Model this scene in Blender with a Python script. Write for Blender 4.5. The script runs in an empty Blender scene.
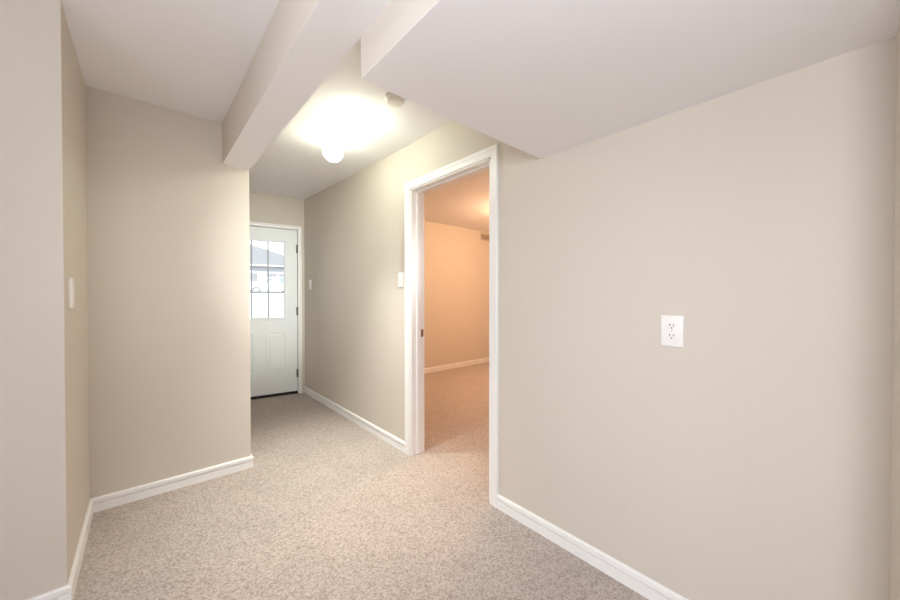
import bpy, bmesh, math, random
from math import pi, radians, sin, cos
from mathutils import Vector, Matrix
S = bpy.context.scene
COL = S.collection

# ---------------------------------------------------------------- camera
cam = bpy.data.cameras.new('camera'); camo = bpy.data.objects.new('camera', cam); COL.objects.link(camo)
cam.sensor_width = 36.0; cam.sensor_fit = 'HORIZONTAL'; cam.lens = 349.4 / 900 * 36; cam.clip_start = .03; cam.clip_end = 400
H = 1.22
yaw, pitch = radians(41.248), radians(-0.594)
fw = Vector((sin(yaw) * cos(pitch), cos(yaw) * cos(pitch), sin(pitch)))
rt = Vector((cos(yaw), -sin(yaw), 0)); up = rt.cross(fw)
M4 = Matrix((rt, up, -fw)).transposed().to_4x4(); M4.translation = (0, 0, H)
camo.matrix_world = M4
S.camera = camo

# ---------------------------------------------------------------- world, lights, exposure
w = bpy.data.worlds.new('overcast_sky'); S.world = w; w.use_nodes = True
bg = w.node_tree.nodes['Background']; bg.inputs[0].default_value = (.93, .96, 1, 1); bg.inputs[1].default_value = 2.0
S.view_settings.view_transform = 'Standard'; S.view_settings.look = 'None'
S.view_settings.gamma = 1.0; S.view_settings.exposure = 0.5
try: S.view_settings.use_curve_mapping = False
except Exception: pass
S.cycles.max_bounces = 12; S.cycles.diffuse_bounces = 8; S.cycles.caustics_reflective = False; S.cycles.caustics_refractive = False
S.cycles.use_denoising = True; S.cycles.denoising_input_passes = 'RGB_ALBEDO_NORMAL'; S.cycles.denoising_prefilter = 'ACCURATE'; S.cycles.sample_clamp_indirect = 6

def area(name, loc, target, sx, sy, power, color, spread=180):
    l = bpy.data.lights.new(name, 'AREA'); l.shape = 'RECTANGLE'; l.size = sx; l.size_y = sy; l.spread = radians(spread); l.energy = power; l.color = color
    o = bpy.data.objects.new(name, l); COL.objects.link(o); o.location = loc
    o.rotation_euler = (Vector(target) - Vector(loc)).to_track_quat('-Z', 'Y').to_euler(); return o
def spot(name, loc, target, power, color, angle, r=.12):
    l = bpy.data.lights.new(name, 'SPOT'); l.energy = power; l.color = color; l.spot_size = radians(angle); l.spot_blend = .9; l.shadow_soft_size = r
    o = bpy.data.objects.new(name, l); COL.objects.link(o); o.location = loc
    o.rotation_euler = (Vector(target) - Vector(loc)).to_track_quat('-Z', 'Y').to_euler(); return o
# area fills added at the two unseen windows to brighten the room
FILL_COOL = (.895, .925, 1)
area('back_fill', (-0.55, -2.52, 1.45), (-0.45, 0, 1.3), 1.7, 1.15, 8, FILL_COOL)
area('side_fill', (-2.12, -0.4, 1.45), (0, -0.1, 1.42), 1.5, 1.15, 16, FILL_COOL, 110)
# added fill spots: bounced off the ceiling, down the hall, forward from the camera
spot('bounced_fill', (-0.1, -0.5, 1.25), (-0.22, -0.42, 2.4), 122, FILL_COOL, 150)
spot('hall_fill', (1.0, -0.3, 1.55), (1.06, 4.6, 1.4), 225, (.97, 1, .96), 31, .1)
spot('camera_fill', (0.02, -0.15, 1.5), (.95, 3.2, 1.45), 48, (1, .99, .95), 50, .15)
LAMP_HALL = 17.0
LAMP_DOWN = 60.0
LAMP_BEDROOM = 96.0

# ---------------------------------------------------------------- materials
def new_mat(name, color, rough=.6, spec=.3):
    m = bpy.data.materials.new(name); m.use_nodes = True
    b = m.node_tree.nodes['Principled BSDF']
    b.inputs['Base Color'].default_value = (*color, 1); b.inputs['Roughness'].default_value = rough
    b.inputs['Specular IOR Level'].default_value = spec
    return m, m.node_tree, b
def paint(name, color, rough, scale, strength, var=.03, spec=.3):
    m, nt, b = new_mat(name, color, rough, spec)
    tc = nt.nodes.new('ShaderNodeTexCoord')
    n = nt.nodes.new('ShaderNodeTexNoise'); n.inputs['Scale'].default_value = scale; n.inputs['Detail'].default_value = 4
    nt.links.new(tc.outputs['Object'], n.inputs['Vector'])
    bp = nt.nodes.new('ShaderNodeBump'); bp.inputs['Strength'].default_value = strength; bp.inputs['Distance'].default_value = .002
    nt.links.new(n.outputs['Fac'], bp.inputs['Height']); nt.links.new(bp.outputs['Normal'], b.inputs['Normal'])
    n2 = nt.nodes.new('ShaderNodeTexNoise'); n2.inputs['Scale'].default_value = 2.2
    nt.links.new(tc.outputs['Object'], n2.inputs['Vector'])
    mx = nt.nodes.new('ShaderNodeMix'); mx.data_type = 'RGBA'
    mx.inputs['A'].default_value = (*[c * (1 - var) for c in color], 1); mx.inputs['B'].default_value = (*[min(1, c * (1 + var)) for c in color], 1)
    nt.links.new(n2.outputs['Fac'], mx.inputs['Factor']); nt.links.new(mx.outputs['Result'], b.inputs['Base Color'])
    return m
def flat(name, color, rough=.5, metal=0, spec=.4):
    m, nt, b = new_mat(name, color, rough, spec); b.inputs['Metallic'].default_value = metal
    n = nt.nodes.new('ShaderNodeTexNoise'); n.inputs['Scale'].default_value = 60
    mr = nt.nodes.new('ShaderNodeMapRange'); mr.inputs['To Min'].default_value = rough * .9; mr.inputs['To Max'].default_value = min(1, rough * 1.1)
    nt.links.new(n.outputs['Fac'], mr.inputs['Value']); nt.links.new(mr.outputs['Result'], b.inputs['Roughness'])
    return m
def glow(name, color, strength):
    m, nt, b = new_mat(name, (.9, .9, .88), .3)
    b.inputs['Emission Color'].default_value = (*color, 1); b.inputs['Emission Strength'].default_value = strength
    return m
def carpet(name):
    m, nt, b = new_mat(name, (.5, .4, .33), .95, .05)
    b.inputs['Sheen Weight'].default_value = .15
    tc = nt.nodes.new('ShaderNodeTexCoord')
    def noise(sc, det):
        n = nt.nodes.new('ShaderNodeTexNoise'); n.inputs['Scale'].default_value = sc; n.inputs['Detail'].default_value = det
        n.inputs['Roughness'].default_value = .65
        nt.links.new(tc.outputs['Object'], n.inputs['Vector']); return n
    n1 = noise(48, 3); n2 = noise(300, 2); n3 = noise(3.0, 3)
    wob = nt.nodes.new('ShaderNodeVectorMath'); wob.operation = 'MULTIPLY_ADD'; wob.inputs[1].default_value = (.005, .005, 0)
    nt.links.new(n2.outputs['Color'], wob.inputs[0]); nt.links.new(tc.outputs['Object'], wob.inputs[2])
    vo = nt.nodes.new('ShaderNodeTexVoronoi'); vo.inputs['Scale'].default_value = 140; vo.voronoi_dimensions = '2D'
    nt.links.new(wob.outputs[0], vo.inputs['Vector'])
    sx = nt.nodes.new('ShaderNodeSeparateColor'); nt.links.new(vo.outputs['Color'], sx.inputs[0])
    mixf = nt.nodes.new('ShaderNodeMix'); mixf.inputs['Factor'].default_value = .38
    nt.links.new(sx.outputs[0], mixf.inputs['A']); nt.links.new(n1.outputs['Fac'], mixf.inputs['B'])
    r = nt.nodes.new('ShaderNodeValToRGB'); e = r.color_ramp.elements
    e[0].position = .10; e[0].color = (.32, .256, .216, 1); e[1].position = .88; e[1].color = (.575, .51, .468, 1)
    x = e.new(.5); x.color = (.475, .412, .37, 1)
    nt.links.new(mixf.outputs['Result'], r.inputs['Fac'])
    mx = nt.nodes.new('ShaderNodeMix'); mx.data_type = 'RGBA'; mx.blend_type = 'MULTIPLY'; mx.inputs['Factor'].default_value = 1
    r3 = nt.nodes.new('ShaderNodeValToRGB'); r3.color_ramp.elements[0].color = (.93, .93, .93, 1); r3.color_ramp.elements[0].position = .35; r3.color_ramp.elements[1].position = .65
    nt.links.new(n3.outputs['Fac'], r3.inputs['Fac'])
    nt.links.new(r.outputs['Color'], mx.inputs['A']); nt.links.new(r3.outputs['Color'], mx.inputs['B'])
    nt.links.new(mx.outputs['Result'], b.inputs['Base Color'])
    bp = nt.nodes.new('ShaderNodeBump'); bp.inputs['Strength'].default_value = .3; bp.inputs['Distance'].default_value = .004
    nt.links.new(vo.outputs['Distance'], bp.inputs['Height']); nt.links.new(bp.outputs['Normal'], b.inputs['Normal'])
    return m
def glass(name):
    m = bpy.data.materials.new(name); m.use_nodes = True; nt = m.node_tree; nt.nodes.clear()
    o = nt.nodes.new('ShaderNodeOutputMaterial'); t = nt.nodes.new('ShaderNodeBsdfTransparent'); g = nt.nodes.new('ShaderNodeBsdfGlossy')
    g.inputs['Roughness'].default_value = .02; t.inputs[0].default_value = (.97, .985, .98, 1)
    f = nt.nodes.new('ShaderNodeFresnel'); f.inputs['IOR'].default_value = 1.45
    mx = nt.nodes.new('ShaderNodeMixShader')
    nt.links.new(f.outputs[0], mx.inputs[0]); nt.links.new(t.outputs[0], mx.inputs[1]); nt.links.new(g.outputs[0], mx.inputs[2]); nt.links.new(mx.outputs[0], o.inputs[0])
    return m
def shingles(name, color):
    m, nt, b = new_mat(name, color, .9, .1)
    tc = nt.nodes.new('ShaderNodeTexCoord'); br = nt.nodes.new('ShaderNodeTexBrick')
    br.inputs['Scale'].default_value = 3; br.inputs['Color1'].default_value = (*color, 1); br.inputs['Color2'].default_value = (*[c * .88 for c in color], 1)
    br.inputs['Mortar'].default_value = (*[c * .75 for c in color], 1); br.inputs['Mortar Size'].default_value = .01
    nt.links.new(tc.outputs['Object'], br.inputs['Vector']); nt.links.new(br.outputs['Color'], b.inputs['Base Color'])
    return m

WALLC = (.65, .598, .53)
M = dict(
    wall=paint('beige_wall_paint', WALLC, .75, 160, .12, .012),
    ceil=paint('white_ceiling_paint', (.87, .865, .89), .85, 120, .15, .01),
    trim=paint('white_trim_enamel', (.87, .865, .855), .38, 40, .0, .01, .4),
    door=paint('white_door_enamel', (.85, .89, .91), .42, 90, .08, .01, .4),
    carpet=carpet('beige_carpet_pile'),
    plate=flat('white_switch_plastic', (.88, .86, .84), .35),
    slot=flat('dark_slot', (.03, .028, .027), .6),
    hinge=flat('dark_hinge_steel', (.13, .12, .11), .4, .7),
    brass=flat('worn_brass', (.32, .22, .12), .4, .8),
    rubber=flat('black_rubber', (.015, .015, .016), .7),
    screw=flat('screw_steel', (.6, .6, .58), .35, .8),
    grille=flat('painted_register_metal', (.58, .52, .44), .5),
    glass=glass('clear_pane_glass'),
    globe=glow('opal_globe_glass', (.95, 1, .80), LAMP_HALL),
    bedglobe=glow('warm_dome_glass', (1, .60, .35), LAMP_BEDROOM),
    metalw=flat('white_lamp_metal', (.85, .84, .82), .4),
    nickel=flat('brushed_nickel', (.55, .53, .5), .35, .8),
    snow=paint('snowy_ground', (.86, .88, .90), .9, 2.0, .3, .03),
    roof=shingles('grey_shingle', (.335, .335, .35)),
    siding=paint('pale_siding', (.62, .63, .65), .8, 3, .1, .02),
    shadepane=paint('eave_shade_and_pane_grey', (.35, .355, .375), .8, 3, .1, .02),  # painted shade under the house eave, and its window panes
    carpaint=flat('white_car_paint', (.85, .86, .88), .25, 0, .5),
    carglass=flat('tinted_car_glass', (.30, .37, .42), .15, 0, .5),
    tyre=flat('tyre_rubber', (.28, .285, .3), .8),
    alloy=flat('alloy_wheel', (.5, .5, .52), .35, .6),
)

# ---------------------------------------------------------------- mesh helpers
class MB:
    def __init__(s): s.bm = bmesh.new()
    def box(s, x0, x1, y0, y1, z0, z1, bev=0, seg=2):
        r = bmesh.ops.create_cube(s.bm, size=1); vs = r['verts']
        bmesh.ops.scale(s.bm, vec=(abs(x1 - x0), abs(y1 - y0), abs(z1 - z0)), verts=vs)
        bmesh.ops.translate(s.bm, vec=((x0 + x1) / 2, (y0 + y1) / 2, (z0 + z1) / 2), verts=vs)
        if bev:
            es = list({e for v in vs for e in v.link_edges})
            bmesh.ops.bevel(s.bm, geom=es, offset=bev, segments=seg, profile=.5, affect='EDGES')
        return s
    def cyl(s, c, axis, r, h, n=24, r2=None, bev=0):
        q = Vector((0, 0, 1)).rotation_difference(Vector(axis)).to_matrix().to_4x4()
        mat = Matrix.Translation(c) @ q
        res = bmesh.ops.create_cone(s.bm, cap_ends=True, segments=n, radius1=r, radius2=r if r2 is None else r2, depth=h, matrix=mat)
        if bev:
            es = [e for e in {e for v in res['verts'] for e in v.link_edges} if any(len(f.verts) > 4 for f in e.link_faces)]
            bmesh.ops.bevel(s.bm, geom=es, offset=bev, segments=2, profile=.5, affect='EDGES')
        return s
    def lathe(s, c, prof, n=32, close=False):
        rings = []
        for r, z in prof:
            if r < 1e-6: rings.append([s.bm.verts.new((c[0], c[1], c[2] + z))])
            else: rings.append([s.bm.verts.new((c[0] + r * cos(2 * pi * k / n), c[1] + r * sin(2 * pi * k / n), c[2] + z)) for k in range(n)])
        for a, b in zip(rings, rings[1:]):
            for k in range(n):
                k2 = (k + 1) % n
                f = [a[k % len(a)], a[k2 % len(a)], b[k2 % len(b)], b[k % len(b)]]
                f = list(dict.fromkeys(f))
                if len(f) >= 3:
                    try: s.bm.faces.new(f)
                    except ValueError: pass
        return s
    def prism(s, pts, axis, a0, a1, bev=0, seg=2):
        """closed 2D outline swept along axis ('x': pts are (y,z); 'y': (x,z); 'z': (x,y))"""
        def mk(p, a): return {'x': (a, p[0], p[1]), 'y': (p[0], a, p[1]), 'z': (p[0], p[1], a)}[axis]
        A = [s.bm.verts.new(mk(p, a0)) for p in pts]; B = [s.bm.verts.new(mk(p, a1)) for p in pts]
        fs = [s.bm.faces.new(A), s.bm.faces.new(B[::-1])]
        n = len(pts)
        for k in range(n): fs.append(s.bm.faces.new((A[k], B[k], B[(k + 1) % n], A[(k + 1) % n])))
        if bev: bmesh.ops.bevel(s.bm, geom=list({e for f in fs[:2] for e in f.edges}), offset=bev, segments=seg, profile=.5, affect='EDGES')
        return s
    def sweep(s, path, prof, side):
        """profile (d,z) along a floor polyline; side=+1 puts d to the left of travel"""
        P = [Vector(p) for p in path]; rings = []
        for i, p in enumerate(P):
            ns = []
            if i > 0: t = (P[i] - P[i - 1]).normalized(); ns.append(Vector((-t.y, t.x)) * side)
            if i < len(P) - 1: t = (P[i + 1] - P[i]).normalized(); ns.append(Vector((-t.y, t.x)) * side)
            if len(ns) == 1: m = ns[0]
            else: b = (ns[0] + ns[1]).normalized(); m = b / b.dot(ns[0])
            rings.append([s.bm.verts.new((p.x + m.x * d, p.y + m.y * d, z)) for d, z in prof])
        n = len(prof)
        for a, b in zip(rings, rings[1:]):
            for k in range(n): s.bm.faces.new((a[k], a[(k + 1) % n], b[(k + 1) % n], b[k]))
        s.bm.faces.new(rings[0]); s.bm.faces.new(rings[-1][::-1])
        return s
    def casing(s, fn, s0, s1, zt, prof):
        """three mitred boards round an opening; prof = (offset outward, thickness); fn(s,z,d) -> point"""
        rings = []
        for corner in range(4):
            rr = []
            for o, d in prof:
                q = [(s0 - o, 0), (s0 - o, zt + o), (s1 + o, zt + o), (s1 + o, 0)][corner]
                rr.append(s.bm.verts.new(fn(q[0], q[1], d)))
            rings.append(rr)
        n = len(prof)
        for a, b in zip(rings, rings[1:]):
            for k in range(n): s.bm.faces.new((a[k], a[(k + 1) % n], b[(k + 1) % n], b[k]))
        s.bm.faces.new(rings[0]); s.bm.faces.new(rings[-1][::-1])
        return s
    def quad(s, pts):
        s.bm.faces.new([s.bm.verts.new(p) for p in pts]); return s
    def build(s, name, mat, parent=None, smooth=False):
        bmesh.ops.recalc_face_normals(s.bm, faces=s.bm.faces)
        me = bpy.data.meshes.new(name); s.bm.to_mesh(me); s.bm.free(); me.materials.append(mat)
        if smooth:
            for p in me.polygons: p.use_smooth = True
            try: me.set_sharp_from_angle(angle=radians(35))
            except Exception: pass
        o = bpy.data.objects.new(name, me); COL.objects.link(o)
        if parent is not None: o.parent = parent
        return o
def empty(name, loc=(0, 0, 0), rz=0):
    o = bpy.data.objects.new(name, None); COL.objects.link(o); o.location = loc; o.rotation_euler = (0, 0, rz); o.empty_display_size = .1; return o
def tag(o, label, cat, group=None):
    o['label'] = label; o['category'] = cat
    if group: o['group'] = group
    return o
def struct(o, label, cat):
    o['kind'] = 'structure'; o['label'] = label; o['category'] = cat; return o

# ---------------------------------------------------------------- dimensions of the place (metres)
XR, YF, YL, XL, XB, XA, YA = 1.534, 4.546, 2.809, .569, .407, -.235, 2.029
XS, YS, ZS, ZB, ZC = .538, 1.047, 1.924, 2.115, 2.377
YN = -.080            # the short return at the near end of the right wall
XW, YW = -2.2, -2.6   # far sides of the room behind the camera
T = .12
OP0, OP1, OPZ = 1.385, 2.205, 2.036   # doorway in the right wall
BX1, BY0, BY1, BZ = 6.3, .5, 4.417, 2.409   # bedroom
FROT = math.atan(-.152)
HW = 2.6
def hall_z(y): return ZC + max(0, y - 2.25) * .0266

# floor
struct(MB().box(XW - T, BX1 + T, YW - T, 4.95, -.06, 0).build('floor', M['carpet']), 'speckled beige cut pile carpet running through hall and both rooms', 'floor')

# walls
wr = MB()
wr.box(XR, XR + T, YW - T, OP0, 0, HW); wr.box(XR, XR + T, OP1, YF + .25, 0, HW); wr.box(XR, XR + T, OP0, OP1, OPZ, HW)
struct(wr.build('wall_right', M['wall']), 'long beige wall with the doorway and the outlet', 'wall')
wf = empty('wall_far', (XR, YF, 0), FROT)
DU0, DU1, DZ = -.905, -.085, 2.048
m = MB(); m.box(-1.25, DU0 - .012, 0, T, 0, HW); m.box(DU1 + .012, .15, 0, T, 0, HW); m.box(DU0 - .012, DU1 + .012, 0, T, DZ + .012, HW)
m.build('surface', M['wall'], wf)
struct(wf, 'narrow beige end wall around the white entry door', 'wall')
struct(MB().box(XA - T, XL, YL, YL + T, 0, HW).build('wall_left', M['wall']), 'beige wall below the beam ending at the hall corner', 'wall')
struct(MB().box(XL - T, XL, YL + T, 4.9, 0, HW).build('wall_hall_left', M['wall']), 'beige left hand wall of the hall running to the entry door', 'wall')
struct(MB().box(XA - T, XA, YA + T, YL, 0, HW).build('wall_return', M['wall']), 'narrow beige return wall in the recess carrying a switch', 'wall')
struct(MB().box(XW, XA, YA, YA + T, 0, HW).build('wall_near', M['wall']), 'beige wall face at the left edge in front of the recess', 'wall')
struct(MB().box(XR - .30, XR, YN - T, YN, 0, HW).build('wall_stub', M['wall']), 'short beige wall stub at the right edge', 'wall')
m = MB()
for (y0, y1, z0, z1) in ((YW, -1.2, 0, HW), (.4, YA + T, 0, HW), (-1.2, .4, 0, .8), (-1.2, .4, 2.1, HW)): m.box(XW - T, XW, y0, y1, z0, z1)
struct(m.build('wall_side', M['wall']), 'beige side wall with an added window, behind the camera', 'wall')
m = MB()
for (x0, x1, z0, z1) in ((XW - T, -1.45, 0, HW), (.35, XR, 0, HW), (-1.45, .35, 0, .8), (-1.45, .35, 2.1, HW)): m.box(x0, x1, YW - T, YW, z0, z1)
struct(m.build('wall_back', M['wall']), 'beige back wall with an added wide window, behind the camera', 'wall')
m = MB(); m.box(XR + T, BX1 + T, BY1, BY1 + T, 0, HW)
struct(m.build('wall_bedroom_far', M['wall']), 'end wall of the lamplit room seen through the doorway', 'wall')
m = MB(); m.box(BX1, BX1 + T, BY0, BY1, 0, HW); struct(m.build('wall_bedroom_right', M['wall']), 'side wall of the lamplit room', 'wall')
m = MB(); m.box(XR + T, BX1 + T, BY0 - T, BY0, 0, HW); struct(m.build('wall_bedroom_near', M['wall']), 'near wall of the lamplit room', 'wall')

# unseen windows behind the camera, added as openings for the fill lights
def window(name, fn, a0, a1, label):
    e = empty(name); e['kind'] = 'structure'; e['label'] = label; e['category'] = 'window'
    m = MB()
    for (p0, p1, z0, z1) in ((a0, a1, .8, .86), (a0, a1, 2.04, 2.1), (a0, a0 + .06, .86, 2.04), (a1 - .06, a1, .86, 2.04), ((a0 + a1) / 2 - .03, (a0 + a1) / 2 + .03, .86, 2.04)): fn(m, p0, p1, z0, z1, .02, .10)
    m.build('window_frame', M['trim'], e)
    m = MB(); fn(m, a0 + .05, a1 - .05, .85, 2.05, .055, .062); m.build('pane', M['glass'], e)
window('added_window_1', lambda m, p0, p1, z0, z1, d0, d1: m.box(p0, p1, YW - d1, YW - d0, z0, z1), -1.45, .35, 'added wide window in the back wall, out of view')
window('added_window_2', lambda m, p0, p1, z0, z1, d0, d1: m.box(XW - d1, XW - d0, p0, p1, z0, z1), -1.2, .4, 'added window in the side wall, out of view')

# ceilings: flat over the room, rising a little towards the entry door
m = MB()
Z = lambda y: hall_z(y)
m.prism([(YW - T, ZC), (2.25, ZC), (5.0, Z(5.0)), (5.0, HW + .06), (YW - T, HW + .06)], 'x', XW - T, XR + .02)
struct(m.build('ceiling', M['ceil']), 'white painted ceiling over the room and hall', 'ceiling')
struct(MB().box(XR + .02, BX1 + T, BY0 - T, BY1 + T, BZ, HW + .06).build('ceiling_bedroom', M['ceil']), 'ceiling of the lamplit room', 'ceiling')
# beam: beige sides, white underside
be = empty('ceiling_beam', (0, 0, 0))
MB().box(XB, XL, YW, YL, ZB, ZC + .01).build('beam_side', M['wall'], be)
MB().box(XB - .0005, XL + .0005, YW, YL - .0005, ZB - .001, ZB).build('beam_underside', M['ceil'], be)
struct(be, 'boxed beam with beige side and white underside running to the hall corner', 'beam')
so = empty('ceiling_soffit', (0, 0, 0))
SXL, SYL, SZL = .5685, 1.113, 1.969     # the soffit drops a little towards the right wall
def soffit_block(zo0, zo1, flat_top):
    m = MB(); q = [(SXL, YW, SZL), (XR, YW, ZS), (XR, YS, ZS), (SXL, SYL, SZL)]
    lo_ = [m.bm.verts.new((x, y, z + zo0)) for x, y, z in q]
    hi_ = [m.bm.verts.new((x, y, ZC + .01 if flat_top else z + zo1)) for x, y, z in q]
    m.bm.faces.new(lo_); m.bm.faces.new(hi_)
    for k in range(4): m.bm.faces.new((lo_[k], lo_[(k + 1) % 4], hi_[(k + 1) % 4], hi_[k]))
    return m
soffit_block(.001, 0, True).build('soffit_side', M['wall'], so)
soffit_block(0, .001, False).build('soffit_underside', M['ceil'], so)
struct(so, 'low dropped soffit with a wide white underside along the right wall', 'soffit')

# baseboards
BP = [(0, 0), (.014, 0), (.012, .045), (.002, .046), (.002, .055), (.015, .058), (.0135, .073), (.006, .079), (0, .079)]
struct(MB().sweep([(XR, 1.327), (XR, YN), (XR - .30, YN)], BP, -1).build('baseboard_right', M['trim']), 'white grooved baseboard along the right wall', 'baseboard')
struct(MB().sweep([(XR, YF - .002), (XR, 2.263)], BP, -1).build('baseboard_hall', M['trim']), 'white grooved baseboard between entry door and doorway', 'baseboard')
struct(MB().sweep([(XL, 4.66), (XL, YL), (XA, YL), (XA, YA), (XW, YA)], BP, 1).build('baseboard_left', M['trim']), 'white grooved baseboard turning round the left walls', 'baseboard')
struct(MB().sweep([(BX1, BY1), (XR + T, BY1)], BP, 1).build('baseboard_bedroom', M['trim']), 'white baseboard in the lamplit room', 'baseboard')
struct(MB().sweep([(XR, YN - T), (XR, YW), (XW, YW), (XW, YA)], BP, -1).build('baseboard_back', M['trim']), 'white grooved baseboard behind the camera', 'baseboard')

# doorway trim
CP = [(0, 0), (0, .009), (.006, .012), (.030, .013), (.040, .017), (.052, .018), (.058, .014), (.058, 0)]
t1 = empty('trim_1', (XR, (OP0 + OP1) / 2, 0))
def loc(o): o.location = -Vector(t1.location); return o
loc(MB().casing(lambda s_, z, d: (XR - d, s_, z), OP0 - .003, OP1 + .003, OPZ + .003 - .006, CP).build('casing', M['trim'], t1))
loc(MB().casing(lambda s_, z, d: (XR + T + d, s_, z), OP0 - .003, OP1 + .003, OPZ - .003, CP).build('casing', M['trim'], t1))
j = MB(); JT = .012
j.box(XR - .001, XR + T + .001, OP1 - JT, OP1, 0, OPZ); j.box(XR - .001, XR + T + .001, OP0, OP0 + JT, 0, OPZ); j.box(XR - .001, XR + T + .001, OP0, OP1, OPZ - JT, OPZ)
loc(j.build('jamb', M['trim'], t1))
j = MB(); a, b_ = XR + .045, XR + .08
j.box(a, b_, OP1 - JT - .01, OP1 - JT, 0, OPZ - JT, .002); j.box(a, b_, OP0 + JT, OP0 + JT + .01, 0, OPZ - JT, .002); j.box(a, b_, OP0 + JT, OP1 - JT, OPZ - JT - .01, OPZ - JT, .002)
loc(j.build('door_stop', M['trim'], t1))
loc(MB().box(XR + .088, XR + .112, OP1 - JT - .0015, OP1 - JT + .001, .905, .962, .0007).build('strike_plate', M['brass'], t1))
struct(t1, 'white doorway casing and jambs in the long wall, no door hung in view', 'door frame')

# entry door
d1 = empty('door_1', (XR, YF, 0), FROT)
GU0, GU1, GZ0, GZ1 = -.757, -.234, .963, 1.882
slab = MB(); F0, F1 = .004, .046    # front/back faces (y towards outdoors)
for (u0, u1, z0, z1) in ((DU0, DU1, .028, GZ0), (DU0, DU1, GZ1, DZ - .004), (DU0, GU0, GZ0, GZ1), (GU1, DU1, GZ0, GZ1)): slab.box(u0, u1, F0, F1, z0, z1)
slab.build('leaf', M['door'], d1)
for (u0, u1) in ((-.437, -.205), (-.785, -.553)):
    p = MB(); z0, z1 = .292, .790
    # raised moulding ring and field, stepped like a pressed steel panel
    rings = [(0, F0 + .001), (.004, F0 - .006), (.016, F0 - .006), (.024, F0 - .0005), (.034, F0 - .0005), (.050, F0 - .005)]
    vs = [[p.bm.verts.new(v) for v in ((u0 + o, y, z0 + o), (u1 - o, y, z0 + o), (u1 - o, y, z1 - o), (u0 + o, y, z1 - o))] for o, y in rings]
    for a, b_ in zip(vs, vs[1:]):
        for k in range(4): p.bm.faces.new((a[k], a[(k + 1) % 4], b_[(k + 1) % 4], b_[k]))
    p.bm.faces.new(vs[-1]); p.build('door_panel', M['door'], d1)
gf = MB(); fr = .028
for (u0, u1, z0, z1) in ((GU0 - fr, GU1 + fr, GZ0 - fr, GZ0), (GU0 - fr, GU1 + fr, GZ1, GZ1 + fr), (GU0 - fr, GU0, GZ0, GZ1), (GU1, GU1 + fr, GZ0, GZ1)): gf.box(u0, u1, F0 - .011, F1 + .008, z0, z1, .003)
gfo = gf.build('glazing_frame', M['door'], d1)
mu = MB(); w3 = (GU1 - GU0) / 3; h3 = (GZ1 - GZ0) / 3; mw = .0085
for k in (1, 2): mu.box(GU0 + k * w3 - mw, GU0 + k * w3 + mw, F0 + .006, F0 + .018, GZ0, GZ1, .002)
for k in (1, 2): mu.box(GU0, GU1, F0 + .0065, F0 + .0175, GZ0 + k * h3 - mw, GZ0 + k * h3 + mw, .002)
mu.build('muntin', flat('grey_muntin', (.42, .44, .47), .45), gfo)
MB().box(GU0 - .004, GU1 + .004, F0 + .020, F0 + .025, GZ0 - .004, GZ1 + .004).build('pane', M['glass'], d1)
for z in (1.813, 1.036, .257):
    h = MB(); h.cyl((DU1 + .004, -.004, z), (0, 0, 1), .0065, .10, 12); h.cyl((DU1 + .004, -.004, z + .053), (0, 0, 1), .004, .008, 10); h.cyl((DU1 + .004, -.004, z - .053), (0, 0, 1), .004, .008, 10)
    h.box(DU1 - .012, DU1 + .016, .001, .0055, z - .05, z + .05)
    h.build('hinge', M['hinge'], d1)
MB().box(DU0, DU1, F0 - .008, F0 + .03, .004, .034, .002).build('door_sweep', M['rubber'], d1)
MB().box(DU0 - .012, DU1 + .012, -.004, T, -.002, .010, .002).build('threshold', M['hinge'], d1)
k = MB(); k.cyl((DU0 + .065, -.003, .96), (0, 1, 0), .032, .012, 28, None, .003); k.cyl((DU0 + .065, -.025, .96), (0, 1, 0), .011, .04, 16)
k.cyl((DU0 + .065, -.055, .96), (0, 1, 0), .027, .034, 28, None, .010); k.build('door_knob', M['nickel'], d1, True)
struct(d1, 'white entry door with nine pane glazing and two pressed panels', 'door')
t2 = empty('trim_2', (XR, YF, 0), FROT)
MB().casing(lambda s_, z, d: (s_, -d, z), DU0 - .006, DU1 + .006, DZ + .006, [(0, 0), (0, .009), (.004, .012), (.026, .013), (.034, .016), (.042, .016), (.046, .012), (.046, 0)]).build('casing', M['trim'], t2)
j = MB()
j.box(DU0 - .012, DU0 - .003, 0, T, 0, DZ + .012); j.box(DU1 + .006, DU1 + .012, 0, T, 0, DZ + .012); j.box(DU0 - .012, DU1 + .012, 0, T, DZ + .003, DZ + .012)
j.build('jamb', M['trim'], t2)
j = MB(); j.box(DU0 - .003, DU0 + .012, F1 + .001, F1 + .03, .01, DZ); j.box(DU1 - .012, DU1 + .006, F1 + .001, F1 + .03, .01, DZ); j.box(DU0, DU1, F1 + .001, F1 + .03, DZ - .012, DZ + .003)
j.build('door_stop', M['rubber'], t2)
struct(t2, 'white casing round the entry door', 'door frame')

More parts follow.
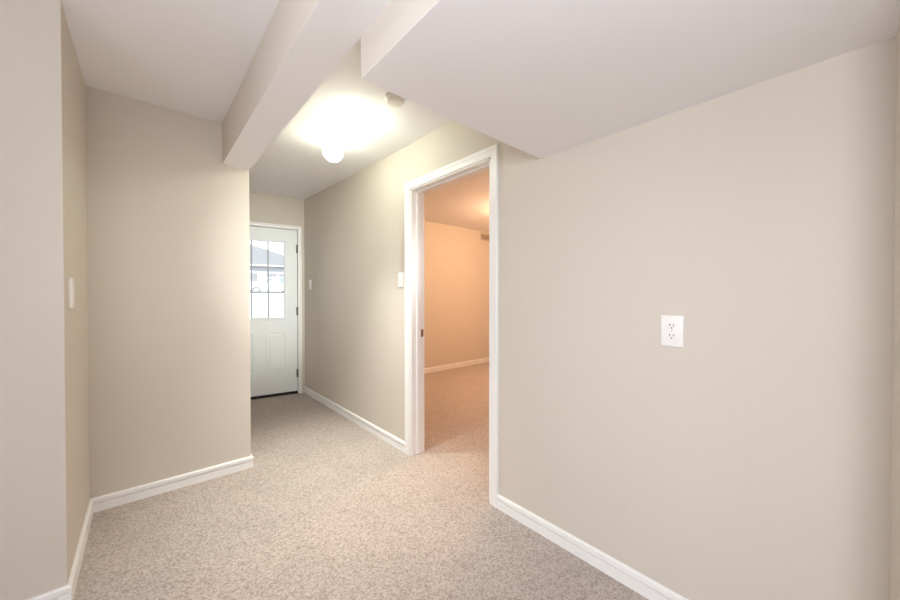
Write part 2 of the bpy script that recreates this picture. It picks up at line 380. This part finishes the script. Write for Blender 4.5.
# ---------------------------------------------------------------- hall ceiling lamp: bar with two opal globes
LY, LX = 2.30, 1.052
lz = hall_z(LY)
lamp = empty('ceiling_lamp', (LX, LY, lz))
MB().box(-.022, .022, -.20, .20, -.022, .002, .010, 3).build('canopy', M['metalw'], lamp, True)
for dy in (-.20, .20):
    hz = -.022
    h = MB().lathe((0, dy, hz), [(0, 0.002), (.034, .002), (.036, -.010), (.030, -.022), (.0, -.022)], 24).build('lamp_holder', M['metalw'], lamp, True)
    R_ = .072; zc_ = -.022 - .018 - R_ * .80
    prof = [(.0, zc_ - R_)] + [(R_ * sin(t), zc_ - R_ * cos(t)) for t in [radians(x) for x in range(12, 150, 12)]] + [(.030, zc_ + R_ * .9), (0, zc_ + R_ * .9)]
    MB().lathe((0, dy, 0), prof, 32).build('globe', M['globe'], lamp, True)
    ll = bpy.data.lights.new('lamp_light', 'SPOT'); ll.energy = LAMP_DOWN; ll.color = (1, 1, .9); ll.spot_size = radians(74); ll.spot_blend = 1; ll.shadow_soft_size = .05
    lo = bpy.data.objects.new('lamp_light', ll); COL.objects.link(lo); lo.location = (LX, LY + dy, lz - .205)
MB().lathe((0, 0, -.022), [(0, -.008), (.006, -.007), (.008, -.002), (.008, .002), (0, .002)], 12).build('cap_nut', M['nickel'], lamp, True)
tag(lamp, 'glaring white two globe lamp on the hall ceiling before the entry door', 'ceiling lamp')

# smoke detector behind the soffit edge
sd = empty('smoke_detector', (1.105, 1.745, ZC))
MB().lathe((0, 0, 0), [(0, .001), (.058, .001), (.060, -.008), (.057, -.014), (.0, -.014)], 32).build('base', M['metalw'], sd, True)
MB().lathe((0, 0, 0), [(0, -.012), (.054, -.012), (.055, -.022), (.048, -.033), (.030, -.037), (0, -.038)], 32).build('cover', M['metalw'], sd, True)
tag(sd, 'white round smoke detector on hall ceiling half hidden by the soffit edge', 'smoke detector')

# bedroom ceiling lamp, out of sight beside the doorway
bl = empty('pendant_lamp', (3.95, 2.75, BZ))
MB().lathe((0, 0, 0), [(0, .001), (.075, .001), (.076, -.012), (.06, -.03), (.012, -.034), (.012, -.11), (0, -.11)], 32).build('canopy', M['metalw'], bl, True)
MB().lathe((0, 0, -.10), [(0, 0), (.06, 0), (.12, -.03), (.15, -.08), (.145, -.13), (.11, -.18), (.06, -.205), (0, -.215)], 36).build('globe', M['bedglobe'], bl, True)
tag(bl, 'warm glowing globe lamp hanging from the ceiling of the room beyond the doorway', 'ceiling lamp')

# ---------------------------------------------------------------- switches, outlet, register
def plate(mb, hw, hh, th): mb.box(-hw, hw, -th, 0.001, -hh, hh, .003, 3); return mb
def toggle_switch(name, loc_, rz, label):
    e = empty(name, loc_, rz)
    plate(MB(), .036, .059, .006).build('cover_plate', M['plate'], e, True)
    s_ = MB(); s_.box(-.0055, .0055, -.0075, -.004, -.0125, .0125, .0008)
    s_.prism([(-.006, -.005), (-.006, .004), (-.017, .010), (-.019, .006)], 'x', -.004, .004, .001)
    s_.build('toggle', M['plate'], e, True)
    for z in (.03, -.03):
        MB().cyl((0, -.0062, z), (0, 1, 0), .0028, .0015, 12).build('screw', M['plate'], e)
    return tag(e, label, 'light switch', 'wall switches')
# facing -x (on the right wall): local -y points to -x  -> rotate by -90 deg
toggle_switch('light_switch', (XR, 2.338, 1.351), -pi / 2, 'white light switch on the hall wall close beside the doorway casing')
toggle_switch('light_switch', (XR, 4.344, 1.365), -pi / 2, 'small far white light switch on the hall wall beside the entry door')
e = empty('light_switch', (XA, 2.166, 1.233), pi / 2)
MB().box(-.037, .037, -.011, .001, -.066, .066, .0055, 3).build('cover_plate', M['plate'], e, True)
MB().prism([(-.008, -.033), (-.0125, -.030), (-.0105, 0), (-.0125, .030), (-.008, .033)], 'x', -.0165, .0165, .001).build('rocker', M['plate'], e, True)
for z in (.048, -.048): MB().cyl((0, -.0092, z), (0, 1, 0), .0028, .0015, 12).build('screw', M['plate'], e)
tag(e, 'white wall switch seen edge on in the narrow recess at left', 'light switch', 'wall switches')

e = empty('wall_outlet', (XR, .4475, 1.0865), -pi / 2)
plate(MB(), .0385, .0600, .006).build('cover_plate', M['plate'], e, True)
for zc_ in (.0195, -.0195):
    pts = []
    for k in range(24):
        a = 2 * pi * k / 24; x_, z_ = .0172 * cos(a), .0172 * sin(a)
        pts.append((x_, zc_ + max(-.0142, min(.0142, z_))))
    f = MB().prism(pts, 'y', -.0085, -.004).build('socket', M['plate'], e)
    sl = MB(); sl.box(-.0075, -.0052, -.0089, -.007, zc_ - .001, zc_ + .0085); sl.box(.0052, .0075, -.0089, -.007, zc_ - .0005, zc_ + .0075)
    sl.cyl((0, -.008, zc_ - .0075), (0, 1, 0), .0027, .0018, 14)
    sl.build('slot', M['slot'], f)
MB().cyl((0, -.0063, 0), (0, 1, 0), .0026, .0016, 12).build('screw', M['screw'], e)
tag(e, 'white double wall outlet low on the long right wall', 'outlet')

e = empty('wall_vent', (4.80, BY1, 2.306), 0)
rg = MB()
for (x0, x1, z0, z1) in ((-.20, .20, .045, .065), (-.20, .20, -.065, -.045), (-.20, -.18, -.045, .045), (.18, .20, -.045, .045)): rg.box(x0, x1, -.012, .001, z0, z1, .002)
rg.build('frame', M['grille'], e)
MB().box(-.18, .18, -.002, .001, -.045, .045).build('backing', flat('vent_shadow_metal', (.22, .17, .12), .6), e)
rg = MB()
for k in range(4):
    z = -.034 + k * .0225; rg.prism([(-.011, z - .005), (-.010, z - .006), (-.002, z + .006), (-.003, z + .007)], 'x', -.18, .18)
rg.build('louver', M['grille'], e)
tag(e, 'slatted air vent high on the end wall of the lamplit room', 'vent')

# ---------------------------------------------------------------- outdoors, seen through the door panes
m = MB(); NX, ys = 12, [5.0, 7, 9, 11, 13, 16, 20, 25, 35, 60, 110]
def gz(y): t = min(1, max(0, (y - 5.5) / 8.5)); return -.08 + 1.43 * t * t * (3 - 2 * t)
gv = [[m.bm.verts.new((-30 + 70 * i / NX, y, gz(y))) for i in range(NX + 1)] for y in ys]
for a, b_ in zip(gv, gv[1:]):
    for i in range(NX): m.bm.faces.new((a[i], a[i + 1], b_[i + 1], b_[i]))
struct(m.build('ground_outside', M['snow'], None, True), 'bright snowy ground rising outside the entry door', 'ground')

G = 1.35
hs = empty('house', (8.6, 45, G))
MB().box(-8, 8, 0, 9, -.3, 3.5).build('wall', M['siding'], hs)
r = MB(); ez, rz_ = 3.5, 6.75
A = [(-8.6, -.6, ez), (8.6, -.6, ez), (8.6, 9.6, ez), (-8.6, 9.6, ez), (-3.4, 4.5, rz_), (.3, 4.5, rz_)]
V = [r.bm.verts.new(p) for p in A]
for f in ((0, 1, 5, 4), (1, 2, 5), (2, 3, 4, 5), (3, 0, 4), (0, 3, 2, 1)): r.bm.faces.new([V[k] for k in f])
r.build('roof', M['roof'], hs)
MB().box(-8.65, 8.65, -.68, -.58, ez - .22, ez + .02, .01).build('fascia', M['carpaint'], hs)
MB().box(-8.02, 8.02, -.04, .02, 2.8, 3.3).build('eave_shade_band', M['shadepane'], hs)  # grey strip stands in for the shadow below the eave
for x0 in (-6.2, -1.2, 2.2):
    f = MB(); 
    for (a, b_, z0, z1) in ((x0, x0 + 2.6, 1.0, 1.1), (x0, x0 + 2.6, 2.2, 2.3), (x0, x0 + .1, 1.1, 2.2), (x0 + 2.5, x0 + 2.6, 1.1, 2.2), (x0 + 1.25, x0 + 1.35, 1.1, 2.2)): f.box(a, b_, -.06, .02, z0 + .55, z1 + .3)
    fo = f.build('window', M['carpaint'], hs)
    MB().box(x0 + .08, x0 + 2.52, -.03, .01, 1.63, 2.52).build('pane', M['shadepane'], fo)
tag(hs, 'grey hip roofed house beyond the parked car, seen through the door panes', 'house')

# parked car: nose to the left, side on
car = empty('car', (8.0, 31.5, G), 0)
side = [(-2.15, .35), (-2.2, .62), (-2.05, .80), (-1.1, .92), (-.45, 1.36), (-.1, 1.46), (.95, 1.46), (1.75, 1.02), (2.15, .95), (2.22, .55), (2.15, .35)]
MB().prism(side, 'y', -.85, .85, .09, 3).build('body', M['carpaint'], car, True)
MB().prism([(-.86, .95), (-.36, 1.335), (-.02, 1.375), (.30, 1.375), (.30, .95)], 'y', -.872, -.84, .006).build('window', M['carglass'], car)
MB().prism([(.38, .95), (.38, 1.375), (.90, 1.375), (1.42, 1.05), (1.40, .95)], 'y', -.872, -.84, .006).build('window', M['carglass'], car)
for x in (-1.35, 1.35):
    t = MB().cyl((x, -.78, .32), (0, 1, 0), .32, .2, 28, None, .03).build('wheel', M['tyre'], car, True)
    MB().cyl((x, -.885, .32), (0, 1, 0), .2, .02, 20).build('wheel_rim', M['alloy'], t)
    MB().cyl((x, .78, .32), (0, 1, 0), .32, .2, 28, None, .03).build('wheel', M['tyre'], car, True)
MB().box(-2.19, -1.95, -.80, -.45, .62, .74, .03).build('headlamp', M['carglass'], car)
MB().box(-.82, -.62, -1.0, -.84, .93, 1.06, .03).build('wing_mirror', M['carpaint'], car)
tag(car, 'white car parked outside, seen through the door panes', 'car')
